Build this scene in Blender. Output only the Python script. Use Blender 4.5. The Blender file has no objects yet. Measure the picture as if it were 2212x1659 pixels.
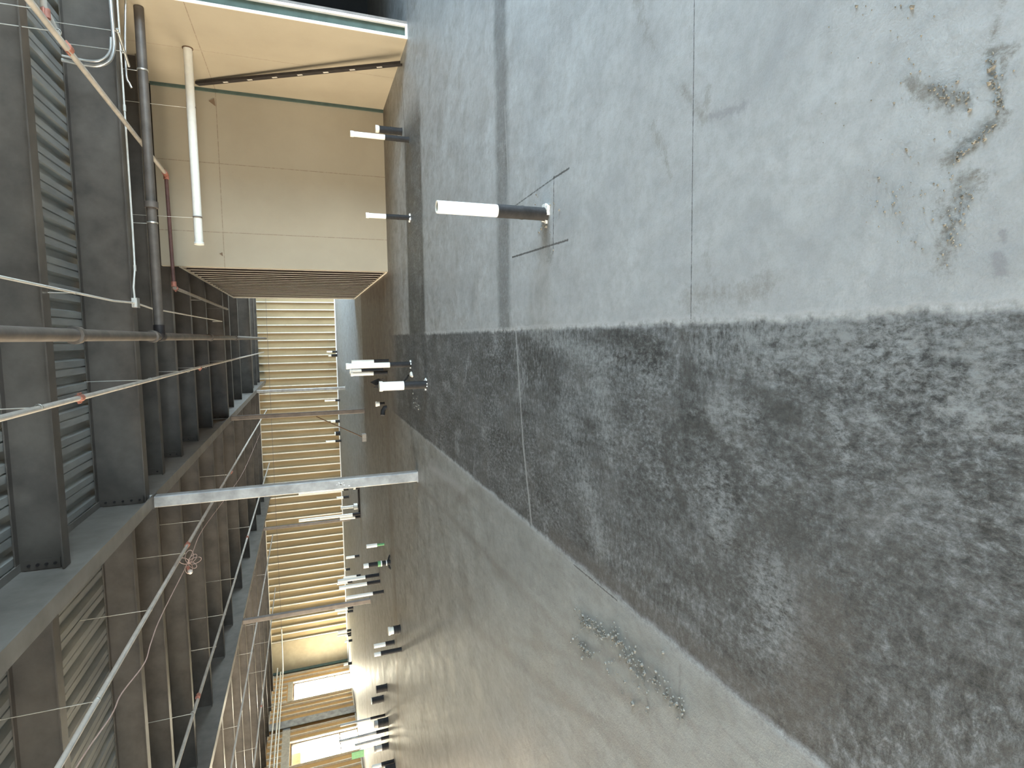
import bpy, math, random
from mathutils import Vector, Matrix

random.seed(7)
S = bpy.context.scene
COL = S.collection
PI = math.pi

# ------------------------------------------------------------------ camera
CAM_H = 1.6
R_ = Vector((0.9964226848395847, 0.07445757323248052, -0.039973777972607))
U_ = Vector((0.01204214700523593, 0.3430862715039913, 0.9392267016013723))
F_ = Vector((-0.08364699535893545, 0.936348161793368, -0.34096231474109107))
cam_d = bpy.data.cameras.new('camera')
cam = bpy.data.objects.new('camera', cam_d)
COL.objects.link(cam)
cam_d.sensor_width = 36.0
cam_d.lens = 36.0 * 1218.95 / 2212.0
cam_d.clip_start = 0.05
cam_d.clip_end = 300
X, Y, Z = -U_, R_, -F_          # the phone was held on its side: picture right = down in the room
cam.matrix_world = Matrix(((X.x, Y.x, Z.x, 0), (X.y, Y.y, Z.y, 0), (X.z, Y.z, Z.z, CAM_H), (0, 0, 0, 1)))
S.camera = cam

# ------------------------------------------------------------------ world, light, exposure
S.view_settings.view_transform = 'Standard'
S.view_settings.look = 'None'
S.view_settings.gamma = 1.0
S.view_settings.use_curve_mapping = False
S.view_settings.exposure = 0.78

W = bpy.data.worlds.new('daylight')
S.world = W
W.use_nodes = True
wn, wl = W.node_tree.nodes, W.node_tree.links
wn.clear()
wo = wn.new('ShaderNodeOutputWorld')
bg = wn.new('ShaderNodeBackground')
tc = wn.new('ShaderNodeTexCoord')
sx = wn.new('ShaderNodeSeparateXYZ')
wl.new(tc.outputs['Generated'], sx.inputs[0])
mr = wn.new('ShaderNodeMapRange')              # left to right: sky tinted warm on the left, blue on the right
mr.inputs['From Min'].default_value = -0.55
mr.inputs['From Max'].default_value = 0.0
wl.new(sx.outputs['X'], mr.inputs['Value'])
cr = wn.new('ShaderNodeMix')
cr.data_type = 'RGBA'
wl.new(mr.outputs['Result'], cr.inputs['Factor'])
cr.inputs['A'].default_value = (1.0, 0.85, 0.64, 1)
cr.inputs['B'].default_value = (0.68, 0.86, 1.0, 1)
wl.new(cr.outputs['Result'], bg.inputs['Color'])
mz = wn.new('ShaderNodeMapRange')
mz.inputs['From Min'].default_value = -0.3
mz.inputs['From Max'].default_value = 0.4
mz.inputs['To Min'].default_value = 10.0
mz.inputs['To Max'].default_value = 24.0
wl.new(sx.outputs['Z'], mz.inputs['Value'])
mw = wn.new('ShaderNodeMapRange')              # added gain: sky made stronger on the left to brighten that bay
mw.inputs['From Min'].default_value = -0.55; mw.inputs['From Max'].default_value = 0.0
mw.inputs['To Min'].default_value = 1.75; mw.inputs['To Max'].default_value = 1.2
wl.new(sx.outputs['X'], mw.inputs['Value'])
mu = wn.new('ShaderNodeMath'); mu.operation = 'MULTIPLY'
wl.new(mz.outputs['Result'], mu.inputs[0]); wl.new(mw.outputs['Result'], mu.inputs[1])
wl.new(mu.outputs[0], bg.inputs['Strength'])
wl.new(bg.outputs[0], wo.inputs['Surface'])

def portal(x, y, z, rx, rz, w, h):
    """daylight portal filling a wall opening, seen or added"""
    l = bpy.data.lights.new('window_portal', 'AREA')
    l.shape = 'RECTANGLE'; l.size = w; l.size_y = h
    l.cycles.is_portal = True
    o = bpy.data.objects.new('window_portal', l)
    o.location = (x, y, z); o.rotation_euler = (rx, 0, rz)
    COL.objects.link(o)

# openings of the shell: (centre y, width, height) in the left wall; the first two are in view, the rest are unseen and added for light
XL, YF, XR, YB, ZD = -18.4, 32.5, 9.5, -6.0, 4.27
LEFT_OPEN = [(29.66, 31.30, 2.93), (24.93, 26.48, 2.95), (19.8, 21.2, 3.0), (13.6, 16.0, 3.0), (7.2, 10.4, 3.0), (-.6, 4.4, 3.3), (-5.6, -1.8, 3.3)]
BACK_OPEN = [(-5.0, -1.4, 2.2)]  # unseen rear opening, added to light the partition and beam webs
RIGHT_OPEN = [(-1.6, 5.6, 3.3), (20.5, 30.5, 3.4)]
for a, b, h in LEFT_OPEN:
    portal(XL - 0.16, (a + b) / 2, h / 2, PI / 2, -PI / 2, b - a, h)
for a, b, h in BACK_OPEN:
    portal((a + b) / 2, YB - 0.1, h / 2, -PI / 2, PI, b - a, h)
for a, b, h in RIGHT_OPEN:
    portal(XR + 0.1, (a + b) / 2, h / 2, PI / 2, PI / 2, b - a, h)

# ------------------------------------------------------------------ materials
class NT:
    def __init__(s, name):
        s.m = bpy.data.materials.new(name); s.m.use_nodes = True
        s.t = s.m.node_tree; s.t.nodes.clear()
        s.out = s.n('ShaderNodeOutputMaterial')
        s.p = s.n('ShaderNodeBsdfPrincipled')
        s.l(s.p.outputs[0], s.out.inputs[0])
    def n(s, t, **k):
        q = s.t.nodes.new(t)
        for a, b in k.items(): setattr(q, a, b)
        return q
    def l(s, a, b): s.t.links.new(a, b)
    def pos(s):
        g = s.n('ShaderNodeNewGeometry'); return g.outputs['Position']
    def obj(s):
        g = s.n('ShaderNodeTexCoord'); return g.outputs['Object']
    def noise(s, vec, scale, detail=6, rough=.6, stretch=None, dist=0.0):
        if stretch:
            mp = s.n('ShaderNodeMapping'); mp.inputs['Scale'].default_value = stretch
            s.l(vec, mp.inputs['Vector']); vec = mp.outputs[0]
        q = s.n('ShaderNodeTexNoise'); s.l(vec, q.inputs['Vector'])
        q.inputs['Scale'].default_value = scale; q.inputs['Detail'].default_value = detail
        q.inputs['Roughness'].default_value = rough; q.inputs['Distortion'].default_value = dist
        return q.outputs['Fac']
    def ramp(s, fac, stops):
        q = s.n('ShaderNodeValToRGB'); s.l(fac, q.inputs[0])
        e = q.color_ramp.elements
        e[0].position, e[0].color = stops[0][0], (*stops[0][1], 1)
        e[1].position, e[1].color = stops[-1][0], (*stops[-1][1], 1)
        for p, c in stops[1:-1]:
            w = e.new(p); w.color = (*c, 1)
        return q.outputs[0]
    def rng(s, v, a, b, c=0., d=1., smooth=False):
        q = s.n('ShaderNodeMapRange')
        if smooth: q.interpolation_type = 'SMOOTHSTEP'
        s.l(v, q.inputs['Value'])
        for k, w in zip(('From Min', 'From Max', 'To Min', 'To Max'), (a, b, c, d)): q.inputs[k].default_value = w
        return q.outputs['Result']
    def math(s, op, a, b=None, clamp=False):
        q = s.n('ShaderNodeMath', operation=op, use_clamp=clamp)
        for i, v in enumerate((a, b)):
            if v is None: continue
            if isinstance(v, (int, float)): q.inputs[i].default_value = v
            else: s.l(v, q.inputs[i])
        return q.outputs[0]
    def mix(s, f, a, b, blend='MIX'):
        q = s.n('ShaderNodeMix', data_type='RGBA', blend_type=blend)
        for k, v in (('Factor', f), ('A', a), ('B', b)):
            if isinstance(v, (int, float)): q.inputs[k].default_value = v
            elif isinstance(v, tuple): q.inputs[k].default_value = (*v, 1)
            else: s.l(v, q.inputs[k])
        return q.outputs['Result']
    def bump(s, h, strength=.3, dist=.01):
        q = s.n('ShaderNodeBump'); q.inputs['Strength'].default_value = strength; q.inputs['Distance'].default_value = dist
        s.l(h, q.inputs['Height']); s.l(q.outputs[0], s.p.inputs['Normal'])
    def base(s, c):
        if isinstance(c, tuple): s.p.inputs['Base Color'].default_value = (*c, 1)
        else: s.l(c, s.p.inputs['Base Color'])
    def rough(s, r, metal=0.):
        if isinstance(r, (int, float)): s.p.inputs['Roughness'].default_value = r
        else: s.l(r, s.p.inputs['Roughness'])
        s.p.inputs['Metallic'].default_value = metal

def simple(name, c, rough=.6, metal=0., var=.25, scale=6., bump=0.):
    t = NT(name); n = t.noise(t.obj(), scale)
    d = tuple(x * (1 - var) for x in c); e = tuple(min(1, x * (1 + var)) for x in c)
    t.base(t.ramp(n, [(.3, d), (.7, e)])); t.rough(rough, metal)
    if bump: t.bump(n, bump)
    return t.m

M = {}
M['steel'] = simple('primed_steel', (.088, .076, .064), .42, .1, .35, 2.5)
M['girder'] = simple('grey_girder_paint', (.19, .175, .155), .45, .1, .25, 2.5)
M['steel_col'] = simple('weathered_column_steel', (.34, .34, .33), .5, .2, .35, 4)
M['steel_brown'] = simple('brown_primed_steel', (.17, .145, .125), .5, .15, .3, 4)
M['galv'] = simple('galvanised_metal', (.62, .62, .58), .38, .75, .15, 9)
M['stud'] = simple('galvanised_stud', (.82, .77, .66), .42, .35, .1, 9)
M['white_pvc'] = simple('white_pvc', (.86, .85, .78), .35, 0, .05, 12)
M['black_wrap'] = simple('black_pipe_wrap', (.010, .010, .011), .75, 0, .5, 25, .4)
M['drain_pipe'] = simple('dark_iron_pipe', (.12, .103, .088), .5, .2, .3, 5)
M['sprinkler'] = simple('dusty_white_pipe', (.52, .48, .42), .5, .1, .2, 6)
M['red_pipe'] = simple('dark_red_pipe', (.12, .06, .05), .5, 0, .3, 8)
M['coupling'] = simple('red_coupling', (.42, .17, .12), .5, 0, .3, 20)
M['emt'] = simple('electrical_conduit', (.62, .62, .6), .3, .8, .1, 10)
M['conduit_white'] = simple('pale_conduit', (.7, .68, .62), .4, .2, .1, 10)
M['black_steel'] = simple('black_slotted_steel', (.035, .03, .03), .5, .3, .3, 10)
M['slot'] = simple('pale_slot', (.7, .66, .58), .7, 0, .1, 10)
M['green'] = simple('green_tape', (.12, .33, .14), .6, 0, .2, 30)
M['bead'] = simple('white_corner_bead', (.86, .86, .84), .5, 0, .05, 8)
M['greenboard'] = simple('green_gypsum_edge', (.07, .105, .09), .8, 0, .2, 6)
M['black_room'] = simple('unlit_room_black', (.012, .014, .015), .9, 0, .2, 3)  # near-black colour standing in for missing light
M['paper_back'] = simple('brown_board_back', (.20, .14, .09), .85, 0, .25, 3)
M['stone'] = simple('dry_mortar_crumb', (.20, .19, .165), .9, 0, .4, 60)
M['stud_web'] = simple('shaded_stud_web', (.07, .05, .035), .7, 0, .2, 6)  # web of the galvanised studs, its shade put into the colour
M['bulb'] = simple('frosted_lamp_glass', (.85, .75, .66), .3, 0, .05, 8)
M['cable'] = simple('pink_grey_cable', (.45, .33, .29), .6, 0, .1, 8)
M['rust'] = simple('rusty_rod', (.14, .085, .05), .7, .2, .3, 12)
M['tanstucco'] = simple('tan_stucco', (.62, .50, .34), .9, 0, .1, 5)
M['tanboard'] = simple('tan_board', (.40, .33, .22), .85, 0, .1, 3)
M['concrete_block'] = simple('grey_concrete_block', (.35, .34, .32), .9, 0, .2, 12)

t = NT('metal_deck'); n = t.noise(t.pos(), 1.6, stretch=(3, .5, 1))
t.base(t.ramp(n, [(.3, (.34, .35, .34)), (.7, (.6, .6, .56))])); t.rough(t.rng(n, .3, .7, .48, .36), .65); M['deck'] = t.m

t = NT('yellow_sheathing'); p = t.pos(); n = t.noise(p, 1.1, stretch=(1, 1, .5)); n2 = t.noise(p, 14)
c = t.ramp(n, [(.3, (.34, .255, .14)), (.7, (.44, .335, .19))])
t.base(t.mix(t.rng(n2, .5, .75, 0, .25), c, (.30, .23, .13))); t.rough(.85); M['sheath'] = t.m
t = NT('ochre_sheathing'); p = t.pos(); n = t.noise(p, 1.5); n2 = t.noise(p, 18)
c = t.ramp(n, [(.3, (.50, .28, .10)), (.7, (.64, .38, .15))])
t.base(t.mix(t.rng(n2, .5, .75, 0, .3), c, (.30, .18, .08))); t.rough(.85); M['sheath_left'] = t.m

t = NT('gypsum_board'); p = t.pos(); sp = t.n('ShaderNodeSeparateXYZ'); t.l(p, sp.inputs[0])
n = t.noise(p, .8); n2 = t.noise(p, 22)
c = t.ramp(n, [(.3, (.385, .335, .25)), (.7, (.44, .39, .295))])
c = t.mix(t.rng(n2, .66, .72, 0, .35), c, (.35, .29, .2))
def joint(v, at, w=.006):
    return t.math('LESS_THAN', t.math('ABSOLUTE', t.math('SUBTRACT', v, at)), w)
js = joint(sp.outputs['Z'], 2.92)
yf = t.math('GREATER_THAN', sp.outputs['Y'], 11.3)
for xv in (1.94, 3.15):
    js = t.math('MAXIMUM', js, t.math('MULTIPLY', joint(sp.outputs['X'], xv), yf))
js = t.math('MAXIMUM', js, joint(sp.outputs['Y'], 10.1, .005))
c = t.mix(t.math('MULTIPLY', js, t.rng(n2, .35, .55, .15, .75)), c, (.22, .17, .12))
t.base(c); t.rough(.8); M['gypsum'] = t.m

t = NT('clear_glass'); t.t.nodes.remove(t.p)
tr = t.n('ShaderNodeBsdfTransparent'); tr.inputs[0].default_value = (.93, .96, .95, 1)
gl = t.n('ShaderNodeBsdfGlossy'); gl.inputs['Roughness'].default_value = .02
fr = t.n('ShaderNodeLayerWeight'); fk = t.math('ADD', t.math('MULTIPLY', t.math('POWER', fr.outputs['Facing'], 5), .5), .03)
mx = t.n('ShaderNodeMixShader'); t.l(fk, mx.inputs[0]); t.l(tr.outputs[0], mx.inputs[1]); t.l(gl.outputs[0], mx.inputs[2])
t.l(mx.outputs[0], t.out.inputs[0]); M['glass'] = t.m

# reusable group: soft mask around the floor segment A-B, edge broken up by noise
def seg_group():
    g = bpy.data.node_groups.new('segment_mask', 'ShaderNodeTree')
    I = g.interface
    for nm, ty in (('P', 'NodeSocketVector'), ('A', 'NodeSocketVector'), ('B', 'NodeSocketVector'), ('R', 'NodeSocketFloat'), ('Soft', 'NodeSocketFloat'), ('N', 'NodeSocketFloat')):
        I.new_socket(nm, in_out='INPUT', socket_type=ty)
    I.new_socket('Mask', in_out='OUTPUT', socket_type='NodeSocketFloat')
    N, L = g.nodes, g.links
    gi, go = N.new('NodeGroupInput'), N.new('NodeGroupOutput')
    def vm(op, a, b):
        q = N.new('ShaderNodeVectorMath'); q.operation = op; L.new(a, q.inputs[0]); L.new(b, q.inputs[1]); return q
    def mm(op, a, b, cl=False):
        q = N.new('ShaderNodeMath'); q.operation = op; q.use_clamp = cl
        for i, v in enumerate((a, b)):
            if isinstance(v, (int, float)): q.inputs[i].default_value = v
            else: L.new(v, q.inputs[i])
        return q.outputs[0]
    pa = vm('SUBTRACT', gi.outputs['P'], gi.outputs['A']); ba = vm('SUBTRACT', gi.outputs['B'], gi.outputs['A'])
    tt = mm('DIVIDE', vm('DOT_PRODUCT', pa.outputs[0], ba.outputs[0]).outputs['Value'], vm('DOT_PRODUCT', ba.outputs[0], ba.outputs[0]).outputs['Value'], True)
    sc = N.new('ShaderNodeVectorMath'); sc.operation = 'SCALE'; L.new(ba.outputs[0], sc.inputs[0]); L.new(tt, sc.inputs['Scale'])
    dv = vm('SUBTRACT', pa.outputs[0], sc.outputs[0])
    ln = N.new('ShaderNodeVectorMath'); ln.operation = 'LENGTH'; L.new(dv.outputs[0], ln.inputs[0])
    d = mm('ADD', mm('SUBTRACT', ln.outputs['Value'], gi.outputs['R']), mm('MULTIPLY', gi.outputs['N'], gi.outputs['Soft']))
    q = mm('SUBTRACT', 1.0, mm('DIVIDE', d, gi.outputs['Soft']), True)
    L.new(q, go.inputs[0])
    return g
SEG = seg_group()

def floor_material(zone):
    x_lo, x_hi = {'left': (-99, -1.5), 'strip': (-1.62, .14), 'right': (.14, 99)}[zone]
    t = NT('poured_concrete_floor_' + zone)
    p = t.pos(); sp = t.n('ShaderNodeSeparateXYZ'); t.l(p, sp.inputs[0]); x, y = sp.outputs['X'], sp.outputs['Y']
    nb = t.noise(p, .45, 4, .6)                 # broad clouds
    nm = t.noise(p, 2.2, 8, .68, dist=.4)       # trowel clouds
    nf = t.noise(p, 16, 8, .72)                 # fine mottling
    ns = t.noise(p, 9, 8, .75, stretch=(1, .22, 1), dist=.6)   # brushed swirls
    ng = t.noise(p, 140, 3, .6)                 # grain
    jit = t.math('MULTIPLY', t.math('SUBTRACT', t.noise(p, 5, 6, .7), .5), .16)
    # --- light slab
    light = t.ramp(nm, [(.25, (.35, .372, .39)), (.5, (.45, .475, .49)), (.75, (.55, .58, .60))])
    light = t.mix(t.rng(nf, .45, .62, 0, .4), light, (.33, .34, .34))
    light = t.mix(t.rng(nb, .5, .7, 0, .35), light, (.36, .36, .36))
    left = t.ramp(nm, [(.25, (.275, .29, .285)), (.5, (.345, .362, .355)), (.75, (.41, .43, .42))])
    left = t.mix(t.rng(ns, .45, .62, 0, .45), left, (.235, .235, .225))
    left = t.mix(t.rng(nf, .48, .64, 0, .4), left, (.22, .22, .21))
    lm = t.rng(x, -1.55, -1.40, 1, 0)
    base = t.mix(lm, light, left)
    # --- brown tint short of the far column line: dim reflected light painted in
    yj = t.math('ADD', y, jit)
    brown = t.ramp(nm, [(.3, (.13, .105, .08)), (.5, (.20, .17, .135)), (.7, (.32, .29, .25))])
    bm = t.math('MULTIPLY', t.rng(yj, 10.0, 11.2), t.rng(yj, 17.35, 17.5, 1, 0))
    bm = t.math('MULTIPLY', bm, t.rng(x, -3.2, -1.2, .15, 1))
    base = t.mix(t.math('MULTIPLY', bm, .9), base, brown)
    st1 = t.noise(p, 2.4, 9, .74, stretch=(.8, .9, 1), dist=.5)
    st2 = t.noise(p, 7.5, 9, .76, stretch=(1, .5, 1), dist=.3)
    far = t.rng(y, 2.0, 9.0)
    base = t.mix(t.math('MULTIPLY', t.rng(st1, .49, .60), t.math('ADD', t.math('MULTIPLY', far, .5), .12)), base, t.mix(1.0, base, (.62, .58, .54), 'MULTIPLY'))
    base = t.mix(t.math('MULTIPLY', t.rng(st2, .50, .60), t.math('ADD', t.math('MULTIPLY', far, .45), .10)), base, t.mix(1.0, base, (.66, .66, .66), 'MULTIPLY'))
    base = t.mix(t.math('MULTIPLY', t.rng(st2, .48, .40), t.math('ADD', t.math('MULTIPLY', far, .3), .12)), base, t.mix(1.0, base, (1.3, 1.3, 1.3), 'MULTIPLY'))
    # --- dark unfinished infill strip and cross trenches
    nw = t.noise(p, 40, 8, .8, stretch=(1, .6, 1), dist=.3)   # fine brushed wisps
    nx = t.noise(p, 32, 8, .8, stretch=(.6, 1, 1), dist=.3)
    ww = t.mix(t.rng(nb, .42, .56, 0, 1), nw, nx)
    wet = t.math('ADD', t.math('MULTIPLY', ww, .6), t.math('MULTIPLY', ns, .2))
    wet = t.math('ADD', wet, t.math('MULTIPLY', nm, .2))
    dark = t.ramp(wet, [(.42, (.03, .032, .032)), (.475, (.075, .078, .078)), (.52, (.13, .138, .142)), (.575, (.26, .28, .293))])
    dark = t.mix(t.rng(nm, .50, .64, 0, .6), dark, (.09, .088, .082))
    dark = t.mix(t.rng(t.noise(p, 3.2, 5, .6, dist=.8), .54, .68, 0, .5), dark, t.mix(t.rng(wet, .44, .54), (.13, .137, .143), (.36, .385, .40)))
    xj = t.math('ADD', x, t.math('MULTIPLY', jit, .45))
    dm = t.math('MULTIPLY', t.rng(xj, -1.49, -1.46), t.rng(xj, .045, .075, 1, 0))
    dm = t.math('MULTIPLY', dm, t.rng(yj, 10.6, 11.6, 1, 0))
    base = t.mix(t.math('MULTIPLY', dm, .96), base, dark)
    def box(x0, x1, y0, y1, sft):
        a = t.math('MULTIPLY', t.rng(xj, x0, x0 + .03), t.rng(xj, x1, x1 + .5, 1, 0))
        b = t.math('MULTIPLY', t.rng(yj, y0 - sft, y0 + sft), t.rng(yj, y1 - sft, y1 + sft, 1, 0))
        return t.math('MULTIPLY', a, b)
    if zone != 'left':
        tr1 = box(.03, 3.0, 7.95, 9.25, .06)
        tr2 = box(.03, 3.4, 4.42, 4.72, .05)
        base = t.mix(t.math('MAXIMUM', t.math('MULTIPLY', tr1, .95), t.math('MULTIPLY', tr2, .6)), base, dark)
    # paler worn lip along the strip
    def line(v, at, w):
        return t.math('MULTIPLY', t.rng(t.math('ABSOLUTE', t.math('SUBTRACT', v, at)), 0, w, 1, 0), t.rng(nf, .38, .55))
    lip = t.math('MAXIMUM', line(xj, .06, .03), t.math('MULTIPLY', line(xj, -1.475, .03), .7))
    lip = t.math('MULTIPLY', lip, t.rng(y, 7.9, 8.1, 1, 0))
    if zone == 'strip': base = t.mix(t.math('MULTIPLY', lip, .85), base, (.58, .62, .65))
    # --- stains, scrapes and cuts
    nv = t.math('MULTIPLY', t.math('SUBTRACT', t.noise(p, 45, 6, .75), .5), 4.5)
    def seg(ax, ay, bx, by, r, soft):
        q = t.n('ShaderNodeGroup'); q.node_tree = SEG
        cx = t.n('ShaderNodeCombineXYZ'); t.l(x, cx.inputs[0]); t.l(y, cx.inputs[1]); t.l(cx.outputs[0], q.inputs['P'])
        q.inputs['A'].default_value = (ax, ay, 0); q.inputs['B'].default_value = (bx, by, 0)
        q.inputs['R'].default_value = r; q.inputs['Soft'].default_value = soft; t.l(nv, q.inputs['N'])
        return q.outputs[0]
    def layer(lst, col, k, grainy=False):
        nonlocal base
        m = None
        for s in lst:
            pad = s[4] + s[5] + .05
            if max(s[0], s[2]) + pad < x_lo or min(s[0], s[2]) - pad > x_hi: continue
            q = seg(*s); m = q if m is None else t.math('MAXIMUM', m, q)
        if m is not None and grainy: m = t.math('MULTIPLY', m, t.rng(wet, .44, .54))
        if m is not None: base = t.mix(t.math('MULTIPLY', m, k), base, col)
    layer([(1.08, 2.16, .89, 2.01, .008, .022), (.89, 2.01, 1.0, 1.99, .012, .02), (1.65, 2.53, 1.45, 2.45, .02, .03), (1.45, 2.45, 1.33, 2.36, .003, .02),
           (1.0, 2.39, .85, 2.30, .012, .03), (.85, 2.3, .72, 2.24, .003, .015), (.33, 1.99, .19, 1.93, .005, .02), (.16, 2.09, .17, 1.88, .03, .05),
           (.15, 1.78, .19, 1.64, .02, .04)], (.22, .205, .175), .5, True)
    layer([(.65, 1.11, .58, 1.01, .012, .02), (.51, .92, .45, 1.03, .012, .02), (.37, .98, .32, 1.02, .02, .03), (.34, 1.02, .17, 1.03, .006, .03),
           (.67, .92, .52, .92, .002, .010), (.79, .93, .70, .95, .002, .012), (.68, .95, .66, .90, .006, .012), (.69, 1.15, .64, 1.09, .008, .016)], (.17, .155, .125), .7, True)
    layer([(.89, 1.97, .86, 1.78, .006, .02), (.18, .91, .14, .90, .008, .012), (.24, .90, .22, .90, .004, .008)], (.26, .26, .275), .6)
    layer([(-.45, 2.23, -.61, 2.25, .006, .03), (-.61, 2.25, -.78, 2.12, .012, .035), (-.45, 2.23, -.39, 1.98, .004, .025), (-.39, 1.98, -.53, 1.78, .010, .04),
           (-.28, 1.54, -.23, 1.72, .03, .05), (0, 2.05, -.18, 2.11, .03, .04), (-.96, 1.9, -.7, 1.5, .04, .09)], (.06, .06, .058), .6)
    layer([(-2.32, 8.9, -2.01, 2.4, .015, .05), (-3.24, 6.1, -2.26, 2.4, .02, .06), (-1.9, 7.8, -1.75, 6.0, .05, .12)], (.22, .21, .195), .45)
    layer([(-1.84, 7.9, -1.70, 6.0, .01, .08), (-.86, 4.15, -1.45, 3.99, .012, .01), (.1, 4.3, -.86, 4.15, .006, .012), (1.87, 4.49, .1, 4.30, .004, .01)], (.40, .415, .42), .7)
    layer([(1.03, 4.27, 1.05, 3.54, .001, .006), (1.05, 3.54, 1.05, 3.3, .004, .005), (1.06, 3.53, .55, 3.55, .001, .006), (.64, 4.35, .61, 3.32, .004, .005),
           (4, 2.10, .07, 2.08, .0012, .002), (4, 9.3, 1.9, 8.99, .01, .01), (-1.5, 3.25, -1.497, 2.7, .002, .004)], (.045, .045, .045), .85)
    layer([(-.02, 2.0, -.03, 1.3, .05, .10), (.0, 1.2, -.1, .95, .07, .15), (-.62, 1.9, -.86, 1.85, .03, .08), (-.9, 1.62, -1.1, 1.5, .04, .12), (-.3, 1.9, -.3, 1.7, .02, .06), (-.25, 1.36, -.4, 1.3, .008, .03),
           (-.4, 3.4, -.75, 3.2, .04, .15), (-.9, 3.1, -1.2, 2.9, .03, .12), (-.2, 2.9, -.6, 2.8, .04, .12), (.0, 3.9, -.2, 2.3, .02, .1)], (.36, .385, .40), .5, True)
    layer([(-1.42, 3.6, -1.42, 1.6, .03, .06), (-.95, 1.35, -1.35, 1.45, .06, .1)], (.12, .11, .10), .5)
    layer([(-2.0, 3.2, -1.72, 2.3, .004, .03), (-2.3, 3.4, -1.9, 2.3, .006, .04), (-2.6, 4.4, -2.0, 2.9, .008, .04), (-1.65, 2.6, -1.8, 2.0, .003, .03), (-2.8, 3.9, -2.3, 2.8, .004, .03)], (.25, .245, .23), .55)
    layer([(-1.55, 2.12, -1.87, 2.13, .001, .012)], (.16, .16, .15), .4)
    layer([(.83, 3.68, .55, 3.6, .02, .05)], (.16, .155, .14), .5)
    layer([(-6.0, 12.0, -18, 11.8, .12, .1), (-4.0, 20.2, -16, 20.4, .10, .1), (-1.5, 12.4, -6, 12.0, .2, .2), (-9.5, 12.6, -10.5, 9, .05, .12)], (.20, .17, .13), .5)
    base = t.mix(t.rng(ng, .45, .8, 0, .25), base, t.mix(1.0, base, (.55, .55, .55), 'MULTIPLY'))
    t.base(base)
    rg = t.rng(nm, .3, .7, .36, .55)
    rg = t.math('ADD', rg, t.math('MULTIPLY', dm, .18))
    t.rough(rg)
    t.p.inputs['Specular IOR Level'].default_value = .45
    hb = t.math('ADD', t.math('MULTIPLY', nf, .6), t.math('MULTIPLY', ng, .25))
    hb = t.math('ADD', hb, t.math('MULTIPLY', nm, .8))
    hb = t.math('SUBTRACT', hb, t.math('MULTIPLY', dm, .35))
    t.bump(hb, .45, .012)
    return t.m
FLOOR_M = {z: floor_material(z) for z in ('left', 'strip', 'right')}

# ------------------------------------------------------------------ mesh helpers
class MB:
    def __init__(s): s.v = []; s.f = []; s.smooth = []
    def _add(s, vs, fs, sm=False):
        k = len(s.v); s.v += [tuple(q) for q in vs]; s.f += [tuple(i + k for i in f) for f in fs]; s.smooth += [sm] * len(fs); return s
    def box(s, x0, x1, y0, y1, z0, z1):
        vs = [(x, y, z) for x in (x0, x1) for y in (y0, y1) for z in (z0, z1)]
        return s._add(vs, [(0, 1, 3, 2), (4, 6, 7, 5), (0, 4, 5, 1), (2, 3, 7, 6), (0, 2, 6, 4), (1, 5, 7, 3)])
    def prism(s, prof, a, b, mapf):
        """prof: closed 2D outline, extruded from a to b, mapf(u,v,w)->xyz"""
        n = len(prof); vs = [mapf(u, v, a) for u, v in prof] + [mapf(u, v, b) for u, v in prof]
        fs = [(i, (i + 1) % n, (i + 1) % n + n, i + n) for i in range(n)] + [tuple(range(n))[::-1], tuple(range(n, 2 * n))]
        return s._add(vs, fs)
    def tube(s, pts, r, seg=12, caps=True, taper=None):
        P = [Vector(p) for p in pts]; rings = []
        up0 = Vector((0, 0, 1))
        for i, p in enumerate(P):
            d = (P[min(i + 1, len(P) - 1)] - P[max(i - 1, 0)]).normalized()
            a = d.cross(up0 if abs(d.z) < .95 else Vector((1, 0, 0))).normalized(); b = d.cross(a)
            if i and a.dot(rings[-1][1]) < 0 and abs(d.z) < .95: pass
            rr = r if taper is None else r * taper[i]
            rings.append(([p + rr * (math.cos(2 * PI * k / seg) * a + math.sin(2 * PI * k / seg) * b) for k in range(seg)], a))
        vs = [q for rg, _ in rings for q in rg]; fs = []
        for i in range(len(P) - 1):
            for k in range(seg):
                fs.append((i * seg + k, i * seg + (k + 1) % seg, (i + 1) * seg + (k + 1) % seg, (i + 1) * seg + k))
        s._add(vs, fs, True)
        if caps:
            s._add(rings[0][0], [tuple(range(seg))[::-1]]); s._add(rings[-1][0], [tuple(range(seg))])
        return s
    def ring(s, c, axis, r0, r1, h, seg=20):
        """hollow pipe end: washer-like tube"""
        A = Vector(axis).normalized(); a = A.cross(Vector((0, 0, 1)) if abs(A.z) < .9 else Vector((1, 0, 0))).normalized(); b = A.cross(a); c = Vector(c)
        vs = []
        for rr, hh in ((r1, 0), (r1, h), (r0, h), (r0, 0)):
            for k in range(seg):
                g = 2 * PI * k / seg; vs.append(c + A * hh + rr * (math.cos(g) * a + math.sin(g) * b))
        fs = []
        for j in range(4):
            for k in range(seg):
                fs.append((j * seg + k, j * seg + (k + 1) % seg, ((j + 1) % 4) * seg + (k + 1) % seg, ((j + 1) % 4) * seg + k))
        return s._add(vs, fs, True)
    def build(s, name, mat, parent=None, loc=(0, 0, 0)):
        me = bpy.data.meshes.new(name); off = Vector(loc)
        me.from_pydata([tuple(Vector(v) - off) for v in s.v], [], s.f)
        me.polygons.foreach_set('use_smooth', s.smooth); me.update()
        import bmesh
        bm = bmesh.new(); bm.from_mesh(me); bmesh.ops.recalc_face_normals(bm, faces=bm.faces); bm.to_mesh(me); bm.free()
        me.materials.append(mat)
        o = bpy.data.objects.new(name, me); COL.objects.link(o)
        o.location = loc
        if parent: o.parent = parent; o.matrix_parent_inverse = Matrix.Translation(-Vector(parent.location))
        return o

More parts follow.
